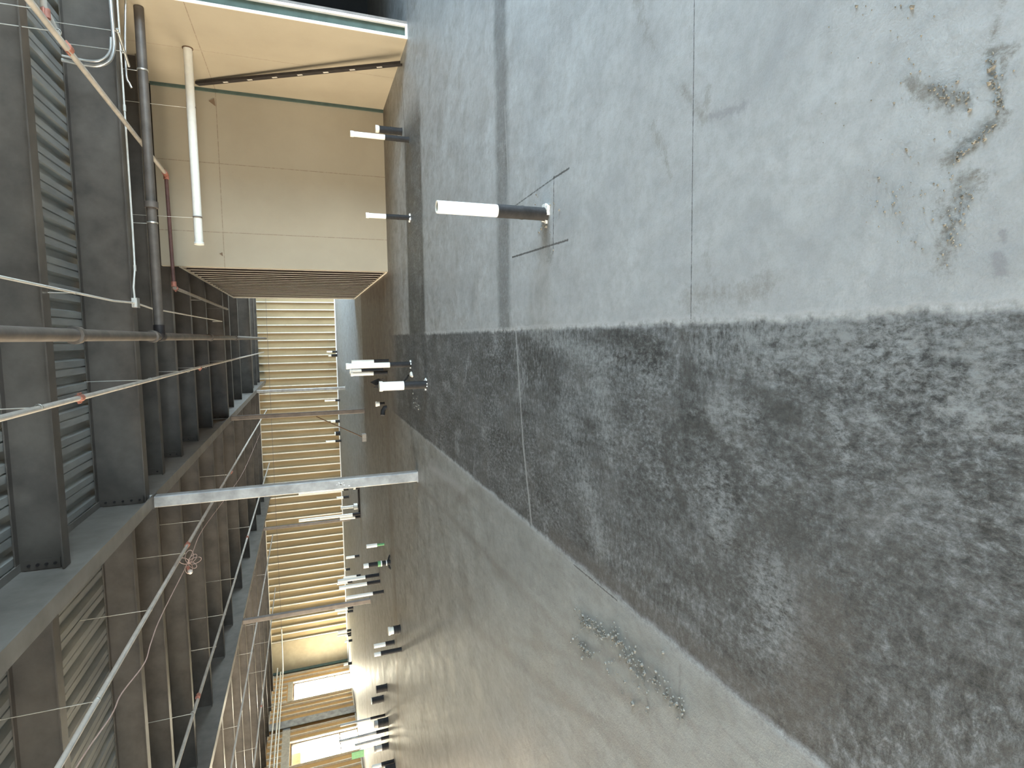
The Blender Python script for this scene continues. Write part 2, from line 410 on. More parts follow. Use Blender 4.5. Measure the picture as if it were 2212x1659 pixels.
def tag(o, label=None, cat=None, group=None, kind=None):
    if label: o['label'] = label
    if cat: o['category'] = cat
    if group: o['group'] = group
    if kind: o['kind'] = kind
    return o
def empty(name, loc, label, cat, group=None):
    o = bpy.data.objects.new(name, None); o.location = loc; o.empty_display_size = .1; COL.objects.link(o)
    return tag(o, label, cat, group)
def struct(name, mb, mat, parent=None):
    o = mb.build(name, mat, parent)
    if not parent: o['kind'] = 'structure'
    return o
ORD = ['first', 'second', 'third', 'fourth', 'fifth', 'sixth', 'seventh', 'eighth', 'ninth', 'tenth', 'eleventh', 'twelfth', 'thirteenth', 'fourteenth', 'fifteenth']

# ------------------------------------------------------------------ shell
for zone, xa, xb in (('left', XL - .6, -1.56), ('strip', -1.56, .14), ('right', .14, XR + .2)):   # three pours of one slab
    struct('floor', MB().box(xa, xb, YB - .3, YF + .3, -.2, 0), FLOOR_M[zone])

def deck():
    m = MB(); x = XL - .3; T = .3; y0, y1 = YB - .2, YF + .25; zt = ZD
    prof = []
    while x < XR + .2:                                     # low flats with a narrow groove, then the high flat
        for dx, dz in ((0, .0), (.075, 0), (.079, .018), (.091, .018), (.095, 0), (.17, 0), (.195, .075), (.275, .075)):
            prof.append((x + dx, zt + dz))
        x += T
    top = [(prof[-1][0], zt + .14), (prof[0][0], zt + .14)]
    k = len(m.v)
    n = len(prof)
    vs = [(a, y0, b) for a, b in prof] + [(a, y1, b) for a, b in prof]
    m._add(vs, [(i, i + 1, i + 1 + n, i + n) for i in range(n - 1)])
    me_o = m.build('ceiling', M['deck']); me_o['kind'] = 'structure'
    struct('trim_1', MB().box(XL - .4, XR + .3, y0 - .05, y1 + .1, zt + .12, zt + .3), M['black_room'])   # roof slab over the deck
deck()

def wall_with_openings(name, fixed, a0, a1, opens, thick, axis, mat, top=ZD + .1):
    """axis 'x': wall plane at x=fixed running in y; axis 'y': plane at y=fixed running in x"""
    m = MB(); cur = a0
    def add(p, q, z0, z1):
        if q - p < 1e-3 or z1 - z0 < 1e-3: return
        if axis == 'x': m.box(min(fixed, fixed + thick), max(fixed, fixed + thick), p, q, z0, z1)
        else: m.box(p, q, min(fixed, fixed + thick), max(fixed, fixed + thick), z0, z1)
    for a, b, h in sorted(opens):
        add(cur, a, 0, top); add(a, b, h, top); cur = b
    add(cur, a1, 0, top)
    return struct(name, m, mat)

# left wall: ochre sheathing outside a row of studs
wl_o = wall_with_openings('wall_left', XL - .1, YB, YF + .2, LEFT_OPEN, -.14, 'x', M['sheath_left'])
def c_stud(m, x, y, z0, z1, face, depth=.1, w=.055, t=.004, lip=.012, axis='x'):
    """C-shaped stud. axis 'x': wall runs in y, open face toward +x; axis 'y': wall runs in x, faces -y"""
    if axis == 'x':      # flange at x=face (room side), web along x
        m.box(face - t, face, y, y + w, z0, z1); m.box(face - depth, face, y, y + t, z0, z1); m.box(face - depth, face - depth + t, y, y + w, z0, z1)
    else:
        m.box(x, x + w, face, face + t, z0, z1); m.box(x, x + t, face, face + depth, z0, z1); m.box(x, x + w, face + depth - t, face + depth, z0, z1)
    return m
def slots_x(m, face, y, z0, z1):
    z = z0 + .35
    while z < z1 - .2:
        m.box(face - .075, face - .03, y - .003, y - .001, z, z + .05); z += .61
ystud = YF - .35
taken = [(27.35, 28.1)] + [(a - .02, b + .02) for a, b, h in LEFT_OPEN]
cnt = 0
while ystud > 16.5:
    if not any(a - .06 < ystud < b + .02 for a, b in taken):
        c_stud(MB(), 0, ystud, .04, 3.95, XL).build('stud', M['stud'], wl_o); cnt += 1
    else:
        for a, b, h in LEFT_OPEN[:3]:
            if a < ystud < b - .1:
                c_stud(MB(), 0, ystud, h + .32, 3.95, XL).build('stud', M['stud'], wl_o)
    ystud -= .405
for a, b, h in LEFT_OPEN[:3]:
    for yy in (a - .05, b + .01):
        c_stud(MB(), 0, yy, .04, 3.95, XL).build('jamb_stud', M['stud'], wl_o)
MB().box(XL - .1, XL + .003, 27.0, YF, 3.95, 3.99).build('top_track', M['stud'], wl_o)
m = MB(); prev = YB
for a, b, h in sorted(LEFT_OPEN) + [(YF, YF, 0)]:
    m.box(XL - .1, XL + .003, prev, a - .05, 0, .045); prev = b + .05
m.build('floor_track', M['stud'], wl_o)
MB().box(XL - .02, XL + .012, 29.60, 31.36, 2.95, 3.2).build('header_plate', M['galv'], wl_o)
MB().box(XL - .02, XL + .03, 24.0, 27.5, 3.0, 3.34).build('header_plate', M['galv'], wl_o)

def window(name, a, b, h, mull, ax='x', fix=XL - .14):
    fr = .045
    m = MB()
    if ax == 'x':
        m.box(fix - .03, fix + .03, a, a + fr, 0, h).box(fix - .03, fix + .03, b - fr, b, 0, h).box(fix - .03, fix + .03, a + fr, b - fr, h - fr, h).box(fix - .03, fix + .03, a + fr, b - fr, 0, .03)
    else:
        m.box(a, a + fr, fix - .03, fix + .03, 0, h).box(b - fr, b, fix - .03, fix + .03, 0, h).box(a + fr, b - fr, fix - .03, fix + .03, h - fr, h).box(a + fr, b - fr, fix - .03, fix + .03, 0, .03)
    o = struct(name, m, M['steel_brown'])
    for z in mull:
        q = MB()
        (q.box(fix - .025, fix + .025, a + fr, b - fr, z - .02, z + .02) if ax == 'x' else q.box(a + fr, b - fr, fix - .025, fix + .025, z - .02, z + .02))
        q.build('mullion', M['steel_brown'], o)
    q = MB()
    (q.box(fix - .004, fix + .004, a + fr, b - fr, .03, h - fr) if ax == 'x' else q.box(a + fr, b - fr, fix - .004, fix + .004, .03, h - fr))
    q.build('glass_pane', M['glass'], o)
    return o
for i, (a, b, h) in enumerate(LEFT_OPEN[:2]):
    window('window_%d' % (i + 1), a, b, h, (.82,))
# exterior eave seen through the nearer window
struct('trim_2', MB().box(XL - 3.2, XL - .4, 22.0, 26.2, 2.55, 3.1), M['tanstucco'])

# far wall
wf = wall_with_openings('wall_back', YF + .1, XL - .2, XR + .1, [], .14, 'y', M['sheath'])
xs = XL + .5; k = 0
while xs < 2.9:
    if xs > XL + 1.6:
        c_stud(MB(), xs, 0, .045, 4.0, YF, .1, axis='y').build('stud', M['stud'], wf); k += 1
    xs += .405
MB().box(XL, 3.4, YF - .003, YF + .1, 0, .045).build('floor_track', M['bead'], wf)
MB().box(XL, 3.4, YF - .003, YF + .1, 4.0, 4.04).build('top_track', M['stud'], wf)
MB().box(XL + 1.6, 3.0, YF - .008, YF - .004, 3.46, 3.475).build('strap', M['steel_brown'], wf)
MB().box(XL - .05, XL + 1.72, YF - .02, YF + .06, .05, 4.0).build('gypsum_panel', M['tanboard'], wf)
MB().box(XL + .001, XL + .05, YF - .22, YF - .02, .05, 4.0).build('corner_board', M['greenboard'], wf)

# rear and right outer walls (behind and beside the camera) with their openings
wall_with_openings('wall_front', YB, XL - .2, XR + .1, BACK_OPEN, -.2, 'y', M['black_room'])  # unseen rear wall, coloured black to cut bounce light on the beams
wall_with_openings('wall_right_outer', XR, YB - .2, YF + .2, RIGHT_OPEN, .2, 'x', M['sheath'])

# drywall box on the right
XW0, XW1, YW = 1.32, 4.42, 11.55
wr = struct('wall_right', MB().box(XW1, XW1 + .022, 8.75, 11.6, 0, ZD), M['gypsum'])
MB().box(XW1 - .006, XW1 + .03, 8.735, 8.752, 0, ZD).build('corner_bead', M['bead'], wr)
MB().box(XW1 + .03, XW1 + .17, 8.79, 8.81, 0, ZD).build('end_board', M['greenboard'], wr)
MB().box(XW1 + .17, XW1 + .20, 8.735, 8.80, 0, ZD).build('corner_bead', M['bead'], wr)
MB().box(XW1 + .03, XW1 + .17, 8.735, 8.79, 0, .03).build('sill_bead', M['bead'], wr)
MB().box(XW1 + .20, XW1 + .25, 8.76, 8.86, 0, ZD).build('jamb_stud', M['steel_brown'], wr)
MB().box(XW1 + .02, XW1 + .2, 8.82, 11.6, 0, ZD).build('wall_core', M['black_room'], wr)
wq = struct('wall_partition', MB().box(XW0, XW1, YW, YW + .1, 0, 3.92), M['gypsum'])
MB().box(XW1 - .05, XW1 - .002, YW - .04, YW, 0, 3.92).build('corner_board', M['greenboard'], wq)
for px, pz, s in ((4.2, 2.93, .13), (1.55, 2.94, .07)):
    q = MB(); q.prism([(-s / 2, 0), (s / 2, s * .1), (s * .1, s * .8)], YW - .012, YW - .002, lambda u, v, w, px=px, pz=pz: (px + u, w, pz + v)); q.build('torn_paper', M['paper_back'], wq)
# space behind the wall end, its lack of light put into black walls
struct('wall_room', MB().box(XW1 + .4, XR, 13.5, 13.6, 0, ZD).box(XR - .1, XR, 4.7, 13.5, 0, ZD), M['black_room'])

# stud wall running away on the right
ws = struct('wall_studs', MB().box(1.42, 1.45, YW + .1, 19.7, 0, 3.66), M['paper_back'])
y = YW + .12; k = 0
while y < 19.6:
    q = MB(); q.box(1.315, 1.319, y, y + .041, .03, 3.64); o_ = q.build('stud', M['stud'], ws); MB().box(1.32, 1.415, y + .037, y + .041, .03, 3.64).build('stud_web', M['stud_web'], o_); y += .405
MB().box(1.31, 1.42, YW + .1, 19.72, 0, .035).build('floor_track', M['stud'], ws)
MB().box(1.31, 1.42, YW + .1, 19.72, 3.63, 3.67).build('top_track', M['stud'], ws)
MB().box(1.31, 1.45, 19.70, 19.74, 0, 3.66).build('end_stud', M['stud'], ws)
struct('wall_inner', MB().box(4.45, 4.6, 11.65, 19.7, 0, ZD).box(1.45, 4.6, 19.7, 19.8, 0, 3.66), M['black_room'])

# ------------------------------------------------------------------ roof steel
def ibeam_profile(h, w, tf=.014, tw=.010):
    return [(-w / 2, 0), (w / 2, 0), (w / 2, tf), (tw / 2, tf), (tw / 2, h - tf), (w / 2, h - tf), (w / 2, h), (-w / 2, h), (-w / 2, h - tf), (-tw / 2, h - tf), (-tw / 2, tf), (-w / 2, tf)]

GX = (-2.2, -8.24)
ZG = 3.65
for gx, lab in ((GX[0], 'long grey steel girder over the nearest row of columns'), (GX[1], 'long grey steel girder over the farther left row of columns')):
    g = empty('steel_girder', (gx, 13, ZG), lab, 'girder')
    MB().prism(ibeam_profile(ZD - ZG - .004, .17, .016), YB + .02, YF - .02, lambda u, v, w, gx=gx: (gx + u, w, ZG + v)).build('beam', M['girder'], g)

def joist(x0, x1, y, zb, label, group, bolts=0, w=.16, bolt_end='x0'):
    e = empty('ceiling_joist', ((x0 + x1) / 2, y, zb), label, 'beam', group)
    MB().prism(ibeam_profile(ZD - zb - .004, w, .012, .008), x0, x1, lambda u, v, ww: (ww, y + u, zb + v)).build('beam', M['steel'], e)
    if bolts:
        n = bolts; h = ZD - zb
        MB().box(x0 + .001, x0 + .10, y - .014, y - .005, zb + .05, ZD - .05).build('shear_plate', M['steel'], e)
        for i in range(n):
            z = zb + .09 + (h - .18) * i / max(1, n - 1)
            MB().tube([(x0 + .05, y - .028, z), (x0 + .05, y - .014, z)], .014, 8).build('bolt', M['black_steel'], e)
    return e
def BEAM_L(base, y, ymin, i, skip):
    if y >= ymin: return base + ', %s one in view going away' % ORD[i - skip]
    return base + ', %s one unseen nearer' % ORD[skip - 1 - i]
bayA = [(.9, .39, 5), (3.9, .39, 4), (6.55, .39, 4), (8.78, .57, 5), (10.6, .39, 2), (12.1, .39, 3), (13.85, .39, 3), (15.85, .39, 0), (17.5, .57, 4), (20.4, .39, 0), (22.9, .39, 0), (25.5, .57, 0), (28.0, .39, 0), (29.9, .39, 0), (31.6, .39, 0)]
for i, (y, h, nb) in enumerate(bayA):
    joist(GX[0] + .012, XR - .05, y, ZD - h, BEAM_L('dark grey steel ceiling beam right of the near girder', y, 5, i, 2), 'roof beams in the right bay', nb, .19 if h > .5 else .16)
bayB = [(.9, .37), (3.6, .37), (6.25, .37), (8.8, .37), (10.1, .37), (11.8, .37), (13.75, .37), (15.85, .37), (17.6, .37), (20.2, .37), (23.0, .37), (26.2, .37), (28.6, .37), (30.8, .37)]
for i, (y, h) in enumerate(bayB):
    joist(GX[1] + .012, GX[0] - .012, y, ZD - h, BEAM_L('grey steel ceiling beam between the two girders', y, 5, i, 2), 'roof beams in the middle bay', 0, .14)
bayC = [(2.0, .37), (6.2, .37), (10.3, .37), (13.2, .37), (14.9, .37), (16.7, .37), (18.5, .37), (20.5, .37), (22.9, .37), (25.1, .37), (27.1, .37), (29.0, .37), (30.7, .37)]
for i, (y, h) in enumerate(bayC):
    joist(XL + .1, GX[1] - .012, y, ZD - h, BEAM_L('pale grey steel ceiling beam left of the far girder', y, 13, i, 4), 'roof beams in the left bay', 0, .14)
# edge beam above the windows
e = empty('edge_beam', (XL + .1, 20, 3.99), 'steel edge beam along the left wall above the windows', 'beam')
MB().prism(ibeam_profile(.27, .12), YB + .1, YF - .1, lambda u, v, w: (XL + .02 + u, w, 3.995 + v)).build('beam', M['steel'], e)

def column(x, y, ztop, w, label, mat='steel_col', plate=.26):
    c = empty('steel_column', (x, y, 0), label, 'column', 'steel columns under the girders')
    b = w / 2; r = .012
    prof = [(-b + r, -b), (b - r, -b), (b, -b + r), (b, b - r), (b - r, b), (-b + r, b), (-b, b - r), (-b, -b + r)]
    MB().prism(prof, .016, ztop - .012, lambda u, v, z: (x + u, y + v, z)).build('shaft', M[mat], c)
    MB().box(x - plate / 2, x + plate / 2, y - plate / 2, y + plate / 2, 0, .016).build('base_plate', M[mat], c)
    MB().box(x - w * .56, x + w * .56, y - w * .7, y + w * .7, ztop - .012, ztop).build('cap_plate', M['steel'], c)
    return c
c0 = column(-2.21, 8.9, ZG, .155, 'grey square steel column nearest the camera, bright and streaked', 'steel_col', .17)
# splashes of mortar on the near column
q = MB()
for k in range(9):
    z = 1.16 + random.gauss(0, .07); yy = 8.8205; xx = -2.20 + random.uniform(-.05, .05); s = random.uniform(.004, .011)
    n_ = 7; pr = [(xx + s * random.uniform(.6, 1.2) * math.cos(2 * PI * i / n_), z + s * random.uniform(.8, 2.4) * math.sin(2 * PI * i / n_)) for i in range(n_)]
    q.prism(pr, yy - .004, yy + .001, lambda u, v, w: (u, w, v))
o = q.build('mortar_splash', M['bead'], c0)
column(-2.19, 17.5, ZG, .12, 'dark steel column behind the pipe cluster, with a rod leaning on it', 'steel_brown', .15)
column(-2.21, 26.3, ZG, .12, 'farthest thin column of the near row, before the far wall', 'steel_col', .2)
column(-8.24, 17.7, ZG, .13, 'dark grey column of the left row, standing left of the tall white pipes', 'steel_brown', .16)
column(-8.24, 26.3, ZG, .12, 'distant column of the left row, just left of the near column', 'steel_brown', .2)
column(-8.24, 8.9, ZG, .15, 'left row column standing nearest, outside the window light', 'steel_col', .2)
# wide-flange column in the left wall
wc = empty('wall_column', (XL, 27.72, 0), 'grey wide-flange steel column in the left wall between the windows', 'column')
MB().prism([(-.26, 0), (.26, 0), (.26, .02), (.008, .02), (.008, .2), (-.008, .2), (-.008, .02), (-.26, .02)], 0, 3.98, lambda u, v, z: (XL + .1 - v, 27.72 + u, z)).build('shaft', M['steel_col'], wc)
st = empty('stiffener_plate', (GX[0] + .05, 8.9, ZG + .3), 'pale stiffener plate on the girder above the near column', 'plate')
MB().box(GX[0] + .008, GX[0] + .08, 8.885, 8.905, ZG + .02, ZD - .03).build('plate', M['bead'], st)  # plate paler than the girder steel

# ------------------------------------------------------------------ overhead services
def pipe(name, pts, r, mat, label, cat='pipe', group=None, couplings=(), rods=(), cmat='coupling', seg=14):
    e = empty(name, pts[0], label, cat, 'overhead sprinkler pipes' if name == 'sprinkler_pipe' else group)
    MB().tube(pts, r, seg).build('pipe_run', M[mat], e)
    for c, d in couplings:
        q = MB(); dd = Vector(d).normalized()
        q.tube([Vector(c) - dd * .04, Vector(c) + dd * .04], r * 1.45, 12)
        q.build('coupling', M[cmat], e)
        for sgn in (-1, 1):
            if cmat != 'coupling': break
            q = MB()
            sd = dd.cross(Vector((0, 0, 1)) if abs(dd.z) < .9 else Vector((1, 0, 0))).normalized()
            cc = Vector(c) + sd * sgn * r * 1.7
            q.tube([cc - dd * .035, cc + dd * .035], r * .4, 6)
            q.build('coupling_bolt', M['coupling'], e)
    for x, y, z0, z1 in rods:
        MB().tube([(x, y, z0), (x, y, z1)], .0045, 6).build('hanger_rod', M['galv'], e)
        ax_ = Vector(pts[1]) - Vector(pts[0])
        MB().ring((x, y, pts[0][2]), ax_, r * 1.02, r * 1.12, .02, 14).build('hanger_ring', M['galv'], e)
    return e

ZP = 3.5
pipe('roof_drain_pipe', [(.06, 1.5, ZP), (.06, 31.5, ZP)], .056, 'drain_pipe', 'thick dark drain pipe running straight away under the right bay beams',
     couplings=[((.06, 6.0, ZP), (0, 1, 0)), ((.06, 8.7, ZP), (0, 1, 0)), ((.06, 13.5, ZP), (0, 1, 0)), ((.06, 18.0, ZP), (0, 1, 0))], cmat='drain_pipe')
pipe('branch_drain_pipe', [(.222, 9.08, ZP), (4.41, 9.08, ZP)], .06, 'drain_pipe', 'thick dark drain pipe crossing sideways above the drywall box', couplings=[((1.85, 9.08, ZP), (1, 0, 0))], cmat='drain_pipe',
     rods=[(3.6, 9.08, ZP + .06, ZD), (1.6, 9.08, ZP + .06, ZD)])
te = empty('pipe_tee', (.06, 9.08, ZP), 'black tee fitting joining the two thick drain pipes', 'pipe fitting')
MB().tube([(.06, 8.96, ZP), (.06, 9.2, ZP)], .067, 14).build('body', M['black_steel'], te)
MB().tube([(.06, 9.08, ZP), (.22, 9.08, ZP)], .069, 14).build('branch', M['black_steel'], te)

ZS = 3.55
pipe('sprinkler_pipe', [(-.5, 1.2, ZS), (-.52, 12, ZS), (-.62, 30.5, ZS)], .024, 'sprinkler', 'pale sprinkler pipe angling across the near beams, left of thick drain pipe',
     couplings=[((-.51, 6.15, ZS), (0, 1, 0)), ((-.54, 12.4, ZS), (0, 1, 0))], rods=[(-.5, 5.3, ZS, ZD), (-.51, 8.62, ZS, ZD), (-.53, 11.2, ZS, ZD), (-.55, 13.0, ZS, ZD), (-.57, 17.3, ZS, ZD)])
pipe('sprinkler_pipe', [(-3.3, 1.5, ZS), (-3.35, 12, ZS), (-3.5, 30.5, ZS)], .026, 'sprinkler', 'pale sprinkler pipe in the middle bay carrying the coiled cable and lamp',
     couplings=[((-3.34, 10.3, ZS), (0, 1, 0)), ((-3.42, 16.1, ZS), (0, 1, 0))], rods=[(-3.32, 6.0, ZS, ZD), (-3.33, 7.9, ZS, ZD), (-3.35, 9.95, ZS, ZD), (-3.36, 11.7, ZS, ZD), (-3.4, 15.7, ZS, ZD)])
pipe('sprinkler_pipe', [(-5.85, 1.5, ZS), (-6.15, 14.7, ZS), (-6.2, 30.5, ZS)], .026, 'sprinkler', 'pale sprinkler pipe in the middle bay close to the far girder',
     couplings=[((-6.02, 10.4, ZS), (0, 1, 0)), ((-6.15, 19, ZS), (0, 1, 0))], rods=[(-6.0, 9.9, ZS, ZD), (-6.1, 12.2, ZS, ZD), (-6.14, 13.7, ZS, ZD), (-6.16, 15.8, ZS, ZD), (-6.16, 20.1, ZS, ZD)])
pipe('sprinkler_pipe', [(-9.5, 6, ZS), (-9.6, 16, ZS), (-9.9, 30.5, ZS)], .024, 'sprinkler', 'thin sprinkler pipe just left of the far girder',
     rods=[(-9.6, 14.9, ZS, ZD), (-9.65, 18.5, ZS, ZD), (-9.7, 20.5, ZS, ZD), (-9.8, 25.1, ZS, ZD)])
pipe('sprinkler_pipe', [(-12.7, 8, ZS), (-12.7, 30.5, ZS)], .024, 'sprinkler', 'thin sprinkler pipe farthest left, near the window wall',
     couplings=[((-12.7, 20.5, ZS), (0, 1, 0))], rods=[(-12.7, 18.4, ZS, ZD), (-12.7, 22.8, ZS, ZD), (-12.7, 25.0, ZS, ZD)])
ZQ = 3.62
pipe('sprinkler_pipe', [(2.86, 2.2, ZQ), (2.80, 6.0, ZQ), (2.7, 10.74, ZQ)], .028, 'sprinkler', 'pale sprinkler pipe slanting over the drywall box, nearest the right wall',
     couplings=[((2.80, 6.75, ZQ), (0, 1, 0)), ((2.7, 10.70, ZQ), (0, 1, 0))], rods=[(2.83, 6.5, ZQ, ZD)])
pipe('sprinkler_branch_pipe', [(4.3, 6.42, ZQ + .06), (3.0, 6.42, ZQ + .06), (2.86, 6.6, ZQ + .03)], .026, 'sprinkler', 'short pale branch pipe joining at the red fitting, top corner of the photo',
     couplings=[((2.95, 6.45, ZQ + .06), (1, 0, 0))], rods=[(2.98, 6.45, ZQ + .06, ZD)])
pipe('sprinkler_cross_pipe', [(2.68, 10.78, ZQ), (.9, 10.86, ZQ)], .028, 'red_pipe', 'dark red sprinkler pipe crossing in front of the drywall partition',
     couplings=[((2.66, 10.78, ZQ), (1, 0, 0)), ((.94, 10.86, ZQ), (1, 0, 0))])
pipe('sprinkler_pipe', [(.88, 10.9, ZQ), (.86, 17.7, ZQ)], .028, 'sprinkler', 'pale sprinkler pipe starting at the dark red pipe beside the metal studs',
     couplings=[((.88, 10.98, ZQ), (0, 1, 0))], rods=[(.87, 13.9, ZQ, ZD), (.87, 17.5, ZQ, ZD)])
# electrical conduits
ZC = 3.672
pipe('conduit', [(.485, 3.4, ZC), (.48, 5.2, ZC), (.47, 7.8, ZC), (.50, 8.7, ZC), (.47, 9.5, ZC), (.5, 16.9, ZC), (.5, 16.95, 3.9)], .012, 'conduit_white', 'thin pale electrical conduit running away along the thick drain pipe', 'conduit',
     rods=[(.47, 6.6, ZC, ZC + .21)])
pipe('conduit', [(4.4, 8.8, ZC), (2.99, 8.80, ZC), (1.45, 8.8, ZC), (.96, 8.78, ZC), (.7, 8.66, ZC), (.56, 8.68, ZC)], .012, 'conduit_white', 'thin pale conduit under the deep near beam ending at a junction box', 'conduit',
     couplings=[((.96, 8.78, ZC), (1, 0, 0)), ((3.0, 8.80, ZC), (1, 0, 0))], cmat='conduit_white')
jb = empty('junction_box', (.5, 8.69, ZC), 'small square electrical box where two pale conduits meet', 'electrical box')
MB().box(.44, .56, 8.63, 8.75, 3.64, 3.698).build('box', M['conduit_white'], jb)
MB().box(.435, .565, 8.625, 8.755, 3.634, 3.64).build('cover', M['galv'], jb)
def arc(pts, n=6):
    out = []
    P = [Vector(p) for p in pts]
    P = [P[0] * 2 - P[1]] + P + [P[-1] * 2 - P[-2]]
    for i in range(1, len(P) - 2):
        for k in range(n):
            s = k / n; a, b, c, d = P[i - 1], P[i], P[i + 1], P[i + 2]
            out.append(.5 * ((2 * b) + (c - a) * s + (2 * a - 5 * b + 4 * c - d) * s * s + (3 * b - a - 3 * c + d) * s ** 3))
    out.append(P[-2]); return out
pipe('bent_conduit', arc([(4.6, 8.45, 3.66), (4.14, 8.45, 3.66), (3.74, 8.45, 3.655), (3.58, 8.45, 3.66), (3.43, 8.45, 3.71), (3.35, 8.45, 3.83), (3.34, 8.45, 4.0), (3.36, 8.45, 4.2)]), .022, 'emt', 'shiny conduit bending up the beam, upper one near the photo corner', 'conduit')
pipe('bent_conduit', arc([(3.68, 8.40, 3.67), (3.52, 8.40, 3.69), (3.41, 8.40, 3.77), (3.37, 8.40, 3.9), (3.39, 8.40, 4.18)]), .014, 'emt', 'thinner shiny conduit tucked beside the bent conduit on the beam', 'conduit')
pipe('bundled_conduit', arc([(4.41, 8.9, 3.60), (4.15, 8.9, 3.62), (3.85, 8.9, 3.64), (3.45, 8.9, 3.65), (3.35, 8.9, 3.62), (3.30, 8.9, 3.60)]), .014, 'emt', 'shiny conduit with a ribbed end beneath the beam by the right wall', 'conduit')
pipe('strut_hanger', [(3.80, 8.42, 3.605), (3.55, 8.86, 3.605)], .016, 'galv', 'short diagonal strut carrying the shiny conduits under the beam', 'bracket', rods=[(3.78, 8.44, 3.62, ZD), (3.62, 8.6, 3.62, ZD)])

# white drain stub coming out of the right wall
hp = empty('hanging_pipe', (XW1, 10.1, 3.1), 'white plastic pipe sticking out of the right drywall, hung on wires', 'pipe')
MB().tube([(XW1 - .001, 10.08, 3.1), (1.53, 10.11, 3.1)], .062, 20).build('pipe_run', M['white_pvc'], hp)
MB().ring((1.53, 10.11, 3.1), (-1, 0, 0), .05, .07, .04, 20).build('end_collar', M['white_pvc'], hp)
MB().tube([(1.53, 10.11, 3.1), (1.515, 10.11, 3.1)], .055, 16).build('end_cap', M['white_pvc'], hp)
for xx in (3.55, 1.9):
    MB().ring((xx, 10.1, 3.1), (1, 0, 0), .062, .067, .02, 20).build('strap', M['steel_brown'], hp)
    MB().tube([(xx, 10.1, 3.16), (xx, 10.1, ZD)], .004, 6).build('hanger_rod', M['galv'], hp)
MB().ring((XW1 - .012, 10.08, 3.1), (1, 0, 0), .062, .076, .012, 20).build('wall_sleeve', M['rust'], hp)

# slotted strut leaning along the right wall
sa, sb = Vector((4.25, 9.2, .0)), Vector((4.36, 11.28, 3.18))
sl = empty('slotted_strut', sa, 'dark slotted steel stud leaning against the right drywall', 'steel stud')
d = (sb - sa).normalized(); wv = Vector((0, d.z, -d.y)).normalized(); nv_ = d.cross(wv).normalized()
if nv_.x > 0: nv_ = -nv_
def obox(m, o, ax, ay, az, lx, ly, lz):
    vs = [o + ax * a + ay * b + az * c for a in (0, lx) for b in (-ly / 2, ly / 2) for c in (-lz / 2, lz / 2)]
    return m._add(vs, [(0, 1, 3, 2), (4, 6, 7, 5), (0, 4, 5, 1), (2, 3, 7, 6), (0, 2, 6, 4), (1, 5, 7, 3)])
L_ = (sb - sa).length
m = MB(); obox(m, sa + d * .02, d, wv, nv_, L_ - .04, .09, .004); obox(m, sa + wv * .045 - nv_ * .018 + d * .02, d, wv, nv_, L_ - .04, .004, .04); obox(m, sa - wv * .045 - nv_ * .018 + d * .02, d, wv, nv_, L_ - .04, .004, .04)
m.build('channel', M['black_steel'], sl)
for k in range(7):
    m = MB(); obox(m, sa + d * (.35 + k * .47) + nv_ * .0045, d, wv, nv_, .09, .032, .003); m.build('slot', M['slot'], sl)

# cable with lamp wound on the middle-bay sprinkler pipe
cb = empty('hanging_cable', (-3.45, 9.6, 3.45), 'thin pinkish cable drooping along the middle bay with a coiled knot', 'cable')
MB().tube(arc([(-4.03, 27, 3.6), (-3.94, 19, 3.5), (-3.68, 15.1, 3.46), (-3.45, 11.5, 3.5), (-3.47, 10.3, 3.48), (-3.46, 9.7, 3.46)]), .006, 6).build('cable_run', M['cable'], cb)
MB().tube(arc([(-3.46, 9.7, 3.46), (-3.56, 8.2, 3.5), (-3.56, 7.5, 3.46), (-3.6, 7.1, 3.44), (-3.57, 6.5, 3.5), (-3.55, 6.1, 3.48), (-3.5, 5.3, 3.52), (-3.45, 3.5, 3.53)]), .006, 6).build('cable_run', M['cable'], cb)
for k, (a, rr) in enumerate(((.2, .16), (.7, .13), (1.3, .15), (2.2, .12), (3.0, .14), (-.5, .13))):
    cx = Vector((-3.44, 9.72, 3.44)); ddv = Vector((math.cos(a) * .5, 0.3 * math.sin(a * 2), -math.sin(a) * .8 + .1)).normalized(); sd = ddv.cross(Vector((.2, 1, .3))).normalized()
    pts = [cx + ddv * rr * (1 - math.cos(s)) * .6 + sd * rr * .35 * math.sin(s) for s in [2 * PI * i / 16 for i in range(17)]]
    MB().tube(pts, .005, 6, caps=False).build('cable_loop', M['cable'], cb)
lb = empty('work_lamp', (-3.47, 9.55, 3.38), 'small pale work lamp hanging in the coiled pink cable', 'lamp')
MB().tube([(-3.49, 9.50, 3.40), (-3.485, 9.47, 3.385), (-3.48, 9.43, 3.37), (-3.47, 9.38, 3.36), (-3.468, 9.36, 3.355)], .035, 12, taper=[.5, .95, 1, .8, .2]).build('bulb', M['bulb'], lb)
MB().tube([(-3.46, 9.60, 3.43), (-3.49, 9.50, 3.40)], .022, 10).build('socket', M['coupling'], lb)

# conduit bundle by the left wall
for k, (x0, z0, lab) in enumerate(((-17.6, 3.42, 'upper pale conduit running under the beams along the window wall'), (-17.3, 3.50, 'middle pale conduit running under the beams along the window wall'), (-16.9, 3.62, 'lower right pale conduit running under the beams along the window wall'))):
    pipe('wall_conduit', [(x0, 12, z0), (x0, 30.6 - k * .3, z0), (x0 + (.0 if k else .05), 30.9 - k * .3, z0)], .03, 'conduit_white', lab, 'conduit', rods=[(x0, 18.5, z0, ZD), (x0, 22.9, z0, ZD), (x0, 27.1, z0, ZD)])
pipe('offset_conduit', arc([(-17.6, 30.9, 3.42), (-16.9, 31.0, 3.40), (-15.2, 31.0, 3.38)], 4), .035, 'conduit_white', 'pale conduit turning sideways in the far left corner under the beams', 'conduit')

